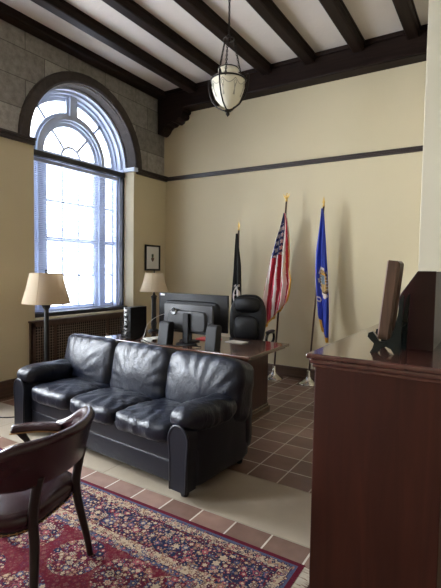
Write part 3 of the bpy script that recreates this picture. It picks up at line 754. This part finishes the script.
bm = B(); lathe(bm, [(.03, .04), (.036, .10), (.03, .14), (.028, .38), (.034, .42), (.04, .43), (.018, .45), (.012, .47), (.012, .70)], 16); link('stem', bm, 'lampmetal', tl, smooth='auto')
bm = B(); lathe(bm, [(.004, .70), (.010, .725), (.003, .745)], 10); link('finial', bm, 'lampmetal', tl, smooth='auto')
lampshade(.49, .715, .172, .108, 'shade2', tl)

# ------------------------------------------------------------------ executive chair
ec = thing('office_chair', 'high-backed black leather office chair behind the desk', 'chair', (-2.73, 4.90, 0), math.radians(10))
def bks(p, q):
    p.x *= 1-.10*abs(q.z)**2*(1 if q.z > 0 else .4)
    p.y += -.03*(q.x**2)
    return p
bm = pillow((0, .20, .83), (.245, .065, .35), (20, 6, 26), 3.4, (0, .01, 0), .002, (3, 3, 3), 2, bks); bm.transform(rotm('X', -5, (0, .2, .5)))
bk = link('backrest', bm, 'exec_l', ec, smooth=True)
bm = pillow((0, .135, 1.04), (.175, .05, .105), (16, 4, 12), 3, (0, .02, 0), .003, (4, 4, 4), 5); bm.transform(rotm('X', -5, (0, .2, .5))); link('head_cushion', bm, 'exec_l', bk, smooth=True)
bm = pillow((0, .12, .74), (.165, .05, .165), (16, 4, 14), 3.4, (0, .02, 0), .003, (4, 4, 4), 8); bm.transform(rotm('X', -5, (0, .2, .5))); link('lumbar_cushion', bm, 'exec_l', bk, smooth=True)
bm = pillow((0, -.06, .47), (.26, .26, .06), (18, 18, 6), 3.6, (0, 0, .02), .002, (4, 4, 4), 1); link('seat', bm, 'exec_l', ec, smooth=True)
for s in (-1, 1):
    pts = smoothpath([(s*.26, .16, .50), (s*.36, .16, .60), (s*.375, .13, .70), (s*.375, .02, .735), (s*.375, -.12, .73), (s*.372, -.18, .67), (s*.36, -.13, .56), (s*.26, -.08, .47)], 5)
    bm = B(); tube(bm, pts, .017, 8); arm = link('armrest', bm, 'blackgloss', ec, smooth=True)
    bm = pillow((s*.375, -.03, .745), (.036, .15, .018), (6, 12, 4), 3); link('arm_pad', bm, 'exec_l', arm, smooth=True)
bm = B(); lathe(bm, [(.05, .09), (.05, .12), (.03, .13), (.028, .30), (.018, .31), (.018, .40), (.08, .405), (.08, .42)], 16); link('gas_lift', bm, 'black', ec, smooth='auto')
bm = B()
for k in range(5):
    a = 2*PI*k/5+.35; tube(bm, [(0, 0, .115), (.16*math.cos(a), .16*math.sin(a), .11), (.30*math.cos(a), .30*math.sin(a), .085)], [.028, .024, .018], 8)
link('star_base', bm, 'black', ec, smooth=True)
for k in range(5):
    a = 2*PI*k/5+.35; c_ = V((.30*math.cos(a), .30*math.sin(a), .03)); bm = B()
    for s in (-1, 1): lathe(bm, [(.012, -.008), (.029, -.008), (.030, 0), (.029, .008), (.012, .008)], 16); 
    bm.transform(Matrix.Translation(c_) @ Matrix.Rotation(a, 4, 'Z') @ Matrix.Rotation(PI/2, 4, 'X')); tube(bm, [c_, c_+V((0, 0, .05))], .008, 6); link('castor', bm, 'black', ec, smooth='auto')

# ------------------------------------------------------------------ flags
def flag_stand(root, base, top, zt, mat_base='chrome', pole_mat='pole', finial='gold', eagle=False):
    b = V(base); t = V(top)
    bm = B(); lathe(bm, [(.13, 0), (.13, .008), (.12, .02), (.075, .045), (.04, .075), (.028, .10), (.024, .17), (.02, .18)], 28, b); link('stand_base', bm, mat_base, root, smooth='auto')
    bm = B(); tube(bm, [b+V((0, 0, .05)), t], .0125, 10); link('pole', bm, pole_mat, root, smooth=True)
    bm = B(); d = (t-b).normalized()
    if eagle:
        lathe(bm, [(.014, 0), (.02, .012), (.010, .022), (.018, .035), (.022, .05), (.010, .062)], 12, t)
        for s in (-1, 1): extrude_poly(bm, [(0, .055), (s*.022, .075), (s*.045, .105), (s*.038, .07), (s*.028, .05), (0, .04)], -.004, .004, 'y', M=Matrix.Translation(t))
        merge(bm, pillow((0, 0, .07), (.012, .012, .026), (6, 6, 6), 2), Matrix.Translation(t)); merge(bm, pillow((.008, 0, .105), (.010, .008, .009), (6, 6, 6), 2), Matrix.Translation(t))
    else:
        lathe(bm, [(.014, 0), (.018, .01), (.008, .025), (.012, .035), (.010, .06), (.004, .11), (.001, .135)], 10, t)
        extrude_poly(bm, [(0, .03), (.018, .055), (.012, .08), (0, .13), (-.012, .08), (-.018, .055)], -.003, .003, 'y', M=Matrix.Translation(t))
    link('finial', bm, finial, root, smooth=False)
def interp(tab, s):
    for (a, x), (b_, y) in zip(tab, tab[1:]):
        if s <= b_: return x+(y-x)*(s-a)/(b_-a)
    return tab[-1][1]
def cloth(root, ztop_, zbl, zbr, left, right, y0, amp, nf, colorf, mats, nu=90, nv=150, ph=0., drift=0.):
    """draped cloth: outline between left(s) and right(s), s=0 top to 1 hem; fluted folds in depth"""
    bm = B(); g = []
    for j in range(nv+1):
        s = j/nv; row = []
        xl, xr = interp(left, s), interp(right, s)
        for i in range(nu+1):
            u = i/nu
            zb = zbl+(zbr-zbl)*u+.02*math.sin(u*nf*2*PI+ph)
            z = ztop_+(zb-ztop_)*s
            w = min(1, .25+s*2.0)
            fold = math.sin(2*PI*nf*(u+drift*s)+ph)
            y = y0+amp*w*fold+.35*amp*w*math.sin(2*PI*nf*2.3*u+2+ph+3*s)
            x = xl+(xr-xl)*(u+.35/nf*w*math.cos(2*PI*nf*(u+drift*s)+ph)/2/PI*1.2)
            row.append(bm.verts.new((x, y, z)))
        g.append(row)
    for j in range(nv):
        for i in range(nu):
            f = bm.faces.new((g[j][i], g[j][i+1], g[j+1][i+1], g[j+1][i])); f.smooth = True; f.material_index = colorf((i+.5)/nu, (j+.5)/nv)
    o = link('flag_cloth', bm, mats, root, smooth=True)
    so = o.modifiers.new('thickness', 'SOLIDIFY'); so.thickness = .002
    return o
def star(u, v, r):
    a = math.atan2(v, u); k = 2*PI/5; a = ((a+PI/2) % k)-k/2
    return math.hypot(u, v) < r*(.45+.55*(1-abs(a)/(k/2)))
# United States flag
us = thing('national_flag', 'red and white striped flag with starred navy canton on a gold-topped pole', 'flag', (0, 0, 0), group=None)
flag_stand(us, (-2.585, 5.56, 0), (-2.455, 5.56, 2.43), 0, eagle=True)
def us_col(u, s):
    if s > .972: return 3
    if u > .965 and s > .06: return 3
    if .60 < u < .68 and s < .16: return 3
    if s < .385 and u < .66-.1*s:
        uu = u/.62*4.2; vv = (s-.05)/.33*5.5
        du, dv = (uu % 1)-.5, (vv % 1)-.5
        if s > .09 and star(du, -dv, .42): return 1
        return 2
    t = (u+.10*s)*12
    return 0 if int(t) % 2 == 0 else 1
cloth(us, 2.27, .675, 1.02, [(0, -2.462), (.06, -2.49), (.12, -2.515), (.22, -2.575), (.38, -2.635), (.60, -2.69), (.80, -2.735), (1, -2.725)],
      [(0, -2.445), (.06, -2.415), (.22, -2.385), (.40, -2.365), (.60, -2.345), (.72, -2.31), (.85, -2.335), (.95, -2.375), (1, -2.43)], 5.50, .042, 3.1, us_col, ['flag_red', 'flag_white', 'flag_navy', 'fringe'], ph=.6, drift=.25)
# Michigan style blue flag
mi = thing('state_flag', 'narrow deep blue flag with a gold shield emblem and gold fringe on a pole', 'flag')
flag_stand(mi, (-2.08, 5.56, 0), (-1.935, 5.56, 2.33), 0)
def mi_col(u, s):
    if s > .965: return 1
    if u < .09 and .52 < s < .66: return 1
    if u < .10 and s > .80: return 1
    if s > .90 and u < .3: return 1
    du, ds = (u-.62)/.38, (s-.56)/.118
    r = math.hypot(du, ds)
    if r < 1:
        if r > .84: return 2 if (int((math.atan2(ds, du)+PI)*3.2) % 3) else 0
        if abs(du) < .42 and -.62 < ds < .62-.5*abs(du):
            if abs(du) > .34 or ds < -.52: return 1
            return 4 if ds < .05 else 3
        if .42 <= abs(du) < .75 and abs(ds) < .5: return 3 if (ds*5) % 1 < .65 else 2
        if ds < -.62 and abs(du) < .3: return 3
        if ds > .66 and abs(du) < .62: return 2
        return 5
    r2 = math.hypot((u-.22)/.13, (s-.735)/.022)
    if .5 < r2 < 1.0 and u > .13: return 2
    return 0
cloth(mi, 2.30, .80, .53, [(0, -1.945), (.1, -1.955), (.36, -2.0), (.55, -2.01), (.62, -2.00), (.75, -1.975), (.88, -1.955), (1, -1.90)],
      [(0, -1.93), (.05, -1.905), (.36, -1.855), (.6, -1.815), (.8, -1.80), (1, -1.80)], 5.50, .03, 2.1, mi_col, ['flag_blue', 'fringe', 'flag_white', 'tanp', 'skyp', 'brownp'], ph=2.2, nu=80, nv=160)
# black flag
bf = thing('black_flag', 'black flag with a white emblem on a pole behind the office chair', 'flag')
flag_stand(bf, (-3.22, 5.56, 0), (-3.185, 5.56, 2.07), 0)
def bf_col(u, s):
    du, ds = (u-.55)/.30, (s-.72)/.10
    if math.hypot(du, ds) < 1:
        if math.hypot(du+.25, ds+.25) < .38 or (ds > .15 and abs(du+.1) < .55-.0*ds and ds < .75): return 0
        return 1
    if .60 < s < .625 and .3 < u < .85 and (u*14) % 1 < .6: return 1
    if .83 < s < .85 and .3 < u < .85 and (u*14) % 1 < .6: return 1
    return 0
cloth(bf, 2.02, .80, .82, [(0, -3.20), (.2, -3.215), (.4, -3.225), (.7, -3.262), (1, -3.27)], [(0, -3.17), (.2, -3.145), (.4, -3.115), (.7, -3.095), (1, -3.08)], 5.50, .03, 2.2, bf_col, ['flag_black', 'flag_white'], ph=1)

# ------------------------------------------------------------------ pendant light
PD = V((-2.42, 3.955, 0))
pl = thing('pendant_light', 'bronze urn-shaped pendant light with frosted etched glass hanging from the ceiling by chains', 'pendant light', (PD.x, PD.y, ZC))
bm = B(); lathe(bm, [(.075, 0), (.075, -.02), (.06, -.04), (.03, -.055), (.012, -.075)], 24); link('canopy', bm, 'iron', pl, smooth='auto')
def chain(bm, a, b_, link_l=.03, r=.0035):
    a, b_ = V(a), V(b_); L_ = (b_-a).length; n = max(2, int(L_/(link_l*.78))); d = (b_-a).normalized(); q = d.to_track_quat('Z', 'Y').to_matrix().to_4x4()
    for i in range(n):
        c = a.lerp(b_, (i+.5)/n); M = Matrix.Translation(c) @ q @ Matrix.Rotation((i % 2)*PI/2, 4, 'Z')
        tube(bm, [(.0085*math.cos(t*PI/4), 0, link_l*.5*math.sin(t*PI/4)) for t in range(9)], r, 5, caps=False, M=M)
zc_ = -.46
bm = B(); chain(bm, (0, 0, -.07), (0, 0, zc_+.03), .034, .005); link('chain', bm, 'iron', pl)
bm = B(); tube(bm, [(.055*math.cos(a*PI/8), .055*math.sin(a*PI/8), zc_) for a in range(17)], .006, 6, caps=False); lathe(bm, [(.012, zc_-.03), (.02, zc_-.01), (.012, zc_+.01), (.02, zc_+.03), (.008, zc_+.05)], 12)
for k in range(3):
    a = k*2*PI/3+.4; tube(bm, smoothpath([(0, 0, zc_-.01), (.03*math.cos(a), .03*math.sin(a), zc_+.025), (.055*math.cos(a), .055*math.sin(a), zc_)], 4), .005, 6)
link('crown', bm, 'iron', pl, smooth='auto')
zr = -.905
for k in range(3):
    a = k*2*PI/3+.4+.5; bm = B(); chain(bm, (.055*math.cos(a), .055*math.sin(a), zc_-.005), (.165*math.cos(a), .165*math.sin(a), zr+.02), .030, .0042); link('chain', bm, 'iron', pl)
bm = B(); lathe(bm, [(.085, zr+.12), (.095, zr+.11), (.088, zr+.08), (.09, zr+.06), (.135, zr+.03), (.152, zr+.005), (.152, zr-.03), (.142, zr-.11), (.115, zr-.19), (.075, zr-.25), (.03, zr-.285), (.01, zr-.29)], 40); gl = link('glass_urn', bm, 'frosted', pl, smooth=True)
bm = B()                                          # etched garlands on the glass
def onurn(a, z):
    prof = [(-.29, .01), (-.285, .03), (-.25, .075), (-.19, .115), (-.11, .142), (-.03, .152), (.005, .152)]
    r = interp(prof, z)+.0015; return (r*math.cos(a), r*math.sin(a), zr+z)
for k in range(8):
    a0 = k*PI/4+.2
    tube(bm, [onurn(a0+PI/4*t/10, -.03-.05*math.sin(PI*t/10)) for t in range(11)], .0035, 4)
    for q in range(3): tube(bm, [onurn(a0+(t-2)*.02*(q-1), -.10-.018*t) for t in range(6)], .003, 4)
    tube(bm, [onurn(a0+.08*math.cos(t*PI/4), -.075+.02*math.sin(t*PI/4)) for t in range(9)], .003, 4)
link('etching', bm, 'etched', gl)
bm = B(); tube(bm, [(.158*math.cos(a*PI/16), .158*math.sin(a*PI/16), zr) for a in range(33)], .0085, 6, caps=False); tube(bm, [(.09*math.cos(a*PI/16), .09*math.sin(a*PI/16), zr+.122) for a in range(33)], .005, 6, caps=False); link('rim', bm, 'iron', pl, smooth=True)
for k in range(4):
    a = k*PI/2+.14; cs, sn = math.cos(a), math.sin(a); bm = B()
    tube(bm, [(r*cs, r*sn, zr+z) for r, z in ((.160, .0), (.175, .03), (.19, .04), (.198, .02), (.195, -.03), (.183, -.12), (.155, -.20), (.11, -.265), (.05, -.305), (.0, -.315))], .0075, 6); link('strap', bm, 'iron', pl, smooth=True)
bm = B(); lathe(bm, [(.008, zr-.30), (.03, zr-.31), (.032, zr-.325), (.012, zr-.335), (.02, zr-.35), (.012, zr-.365), (.002, zr-.38)], 14); link('finial', bm, 'iron', pl, smooth='auto')

for o_ in pl.children:
    if o_.name.split('.')[0] in ('glass_urn', 'rim', 'strap', 'finial'):
        o_.scale = (1.12, 1.12, .95); o_.location.z = -.01
# ------------------------------------------------------------------ picture on the left wall
pf = thing('framed_picture', 'small black-framed picture of a medal on the wall beside the window', 'picture', (XL, 5.465, 1.675))
bm = B(); w, h, f_ = .180, .205, .028
for y0, y1, z0, z1 in ((-w, -w+f_, -h, h), (w-f_, w, -h, h), (-w+f_, w-f_, -h, -h+f_), (-w+f_, w-f_, h-f_, h)): box(bm, .002, .026, y0, y1, z0, z1, .003)
link('frame', bm, 'black', pf)
bm = B(); box(bm, .002, .012, -w+f_, w-f_, -h+f_, h-f_); link('mat_board', bm, 'paper', pf)
bm = B(); extrude_poly(bm, [(-.02, .06), (.02, .06), (.024, .02), (.0, .0), (-.024, .02)], .012, .015, 'x', 0); extrude_poly(bm, [(0, -.065), (.03, -.03), (.033, -.005), (.015, .008), (0, 0), (-.015, .008), (-.033, -.005), (-.03, -.03)], .012, .016, 'x', 1)
link('print', bm, ['green', 'brownp'], pf)

# ------------------------------------------------------------------ credenza with hutch at the right
CZ = 1.15
cr = thing('credenza', 'tall dark cherry credenza with moulded top in the right foreground', 'cabinet', (0, 0, 0))
cy0, cy1 = 1.815, 3.60
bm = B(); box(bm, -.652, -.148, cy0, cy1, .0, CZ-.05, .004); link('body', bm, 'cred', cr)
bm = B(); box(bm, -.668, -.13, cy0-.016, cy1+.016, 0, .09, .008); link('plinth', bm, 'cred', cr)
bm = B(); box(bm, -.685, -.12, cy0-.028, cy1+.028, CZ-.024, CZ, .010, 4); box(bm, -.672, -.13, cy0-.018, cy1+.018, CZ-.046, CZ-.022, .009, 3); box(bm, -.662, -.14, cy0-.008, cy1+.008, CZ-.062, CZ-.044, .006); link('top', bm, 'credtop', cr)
for k in range(3):
    y0 = cy0+.04+k*.575; bm = B(); box(bm, -.668, -.650, y0, y0+.545, .13, .80, .006); dr = link('door', bm, 'cred', cr)
    bm = B(); lathe(bm, [(.008, 0), (.016, .012), (.012, .022)], 12); bm.transform(Matrix.Translation((-.668, y0+.49, .5)) @ Matrix.Rotation(-PI/2, 4, 'Y')); link('knob', bm, 'brass', dr)
    bm = B(); box(bm, -.668, -.650, y0, y0+.545, .84, 1.06, .006); dw = link('drawer', bm, 'cred', cr)
    bm = B(); lathe(bm, [(.008, 0), (.016, .012), (.012, .022)], 12); bm.transform(Matrix.Translation((-.668, y0+.27, .95)) @ Matrix.Rotation(-PI/2, 4, 'Y')); link('knob', bm, 'brass', dw)
hu = thing('desktop_hutch', 'dark cherry desktop hutch with slanted side standing on the credenza', 'hutch', (0, 0, CZ))
hy0, hy1 = 2.17, 3.5
side = [(-.385, .0), (-.232, .0), (-.232, .358), (-.308, .358), (-.375, .255), (-.385, .23)]
for y in (hy0, hy1-.02):
    bm = B(); extrude_poly(bm, side, y, y+.02, 'y'); bmesh.ops.bevel(bm, geom=bm.edges[:], offset=.002, segments=1, affect='EDGES'); link('side_panel', bm, 'hutch', hu)
bm = B(); box(bm, -.308, -.232, hy0+.02, hy1-.02, .338, .356); link('top_panel', bm, 'hutch', hu)
bm = B(); box(bm, -.25, -.234, hy0+.02, hy1-.02, .0, .338); link('back_panel', bm, 'hutch', hu)
bm = B(); box(bm, -.37, -.25, hy0+.02, hy1-.02, .16, .175); link('shelf', bm, 'hutch', hu)

# easel with plaque
ez = thing('plate_easel', 'glossy black-green display easel holding the plaque on the credenza', 'easel', (0, 0, CZ))
eprof = [(-.470, .085), (-.452, .092), (-.440, .075), (-.425, .052), (-.40, .050), (-.378, .066), (-.365, .11), (-.352, .17), (-.345, .235), (-.336, .255), (-.330, .25), (-.334, .17), (-.336, .05), (-.338, .0), (-.362, .0), (-.375, .022), (-.395, .030), (-.415, .020), (-.432, .0), (-.462, .0), (-.452, .018), (-.446, .04), (-.462, .055), (-.474, .068)]
for y in (1.985, 2.13):
    bm = B(); extrude_poly(bm, [(a, b_) for a, b_ in eprof], y-.008, y+.008, 'y'); link('side_arm', bm, 'easel', ez)
bm = B(); tube(bm, [(-.346, 1.985, .12), (-.346, 2.13, .12)], .007, 8); link('crossbar', bm, 'easel', ez); bm = B(); tube(bm, [(-.40, 1.985, .038), (-.40, 2.13, .038)], .007, 8); link('crossbar', bm, 'easel', ez)
pq = thing('wooden_plaque', 'thick walnut plaque resting upright in the dark easel on the credenza', 'plaque', (-.413, 2.002, CZ+.057), 0)
T = Matrix.Rotation(math.radians(5.5), 4, 'Y')
bm = B()
w, h, tk, cb = .055, .345, .024, .012
pts = [(0, 0), (w*2, 0), (w*2, h-cb), (w*2-cb*.6, h), (cb*.6*0, h), (0, h-.0)]
pts = [(0, 0), (w*2, 0), (w*2, h-cb), (w*2-cb, h), (0, h)]
extrude_poly(bm, pts, -.022, .026, 'x')
bmesh.ops.bevel(bm, geom=[e for e in bm.edges if abs(e.verts[0].co.x-e.verts[1].co.x) < 1e-4 and e.verts[0].co.x > 0], offset=.010, segments=1, affect='EDGES')
bm.transform(T); link('board', bm, 'plaque', pq)
bm = B(); box(bm, -.0265, -.0222, .002, w*2-.002, .004, h-.004); bm.transform(T); link('front_plate', bm, 'plaque_edge', pq)

# dark-framed white panel on the pier wall beyond the hutch
nb = thing('framed_notice', 'black-framed white notice on the wall behind the hutch, at the right picture edge', 'picture', (-.26, PY, 1.238))
bm = B(); w, h, f_ = .27, .26, .022
for x0, x1, z0, z1 in ((-w, -w+f_, -h, h), (w-f_, w, -h, h), (-w+f_, w-f_, -h, -h+f_), (-w+f_, w-f_, h-f_, h)): box(bm, x0, x1, -.024, -.001, z0, z1, .002)
link('frame', bm, 'black', nb)
bm = B(); box(bm, -w+f_, w-f_, -.012, -.001, -h+f_, h-f_); link('sheet', bm, 'paper', nb)

# ------------------------------------------------------------------ light: daylight through the window in view and the added unseen ones
w = bpy.data.worlds.new('daylight'); SC.world = w; w.use_nodes = True
bg = w.node_tree.nodes['Background']; bg.inputs['Color'].default_value = (.925, .962, 1, 1); bg.inputs['Strength'].default_value = 9.0
for c in WIN:
    l = bpy.data.lights.new('window_portal', 'AREA'); l.shape = 'RECTANGLE'; l.size = 2*WR+.1; l.size_y = 3.1; l.cycles.is_portal = True
    o = bpy.data.objects.new('window_portal', l); COL.objects.link(o); o.location = (XL-.5, c, 2.36); o.rotation_euler = (PI/2, 0, -PI/2)
SC.view_settings.view_transform = 'Standard'; SC.view_settings.look = 'None'; SC.view_settings.gamma = 1; SC.view_settings.exposure = 2.6
SC.cycles.max_bounces = 10; SC.cycles.diffuse_bounces = 6; SC.cycles.use_denoising = True; SC.cycles.sample_clamp_indirect = 8

# ------------------------------------------------------------------ camera
F, PITCH, YAW, ROLL = 442.56, .0546894, .559085, .0151168
cam = bpy.data.cameras.new('camera'); co = bpy.data.objects.new('camera', cam); COL.objects.link(co); SC.camera = co
cam.sensor_fit = 'HORIZONTAL'; cam.sensor_width = 36; cam.lens = F*36/441; cam.clip_start = .05
fw = V((-math.sin(YAW)*math.cos(PITCH), math.cos(YAW)*math.cos(PITCH), -math.sin(PITCH)))
r_ = fw.cross(V((0, 0, 1))).normalized(); u_ = r_.cross(fw)
r2 = r_*math.cos(ROLL)+u_*math.sin(ROLL); u2 = -r_*math.sin(ROLL)+u_*math.cos(ROLL)
R = Matrix((r2, u2, -fw)).transposed().to_4x4(); co.matrix_world = Matrix.Translation((0, 0, 1.5)) @ R
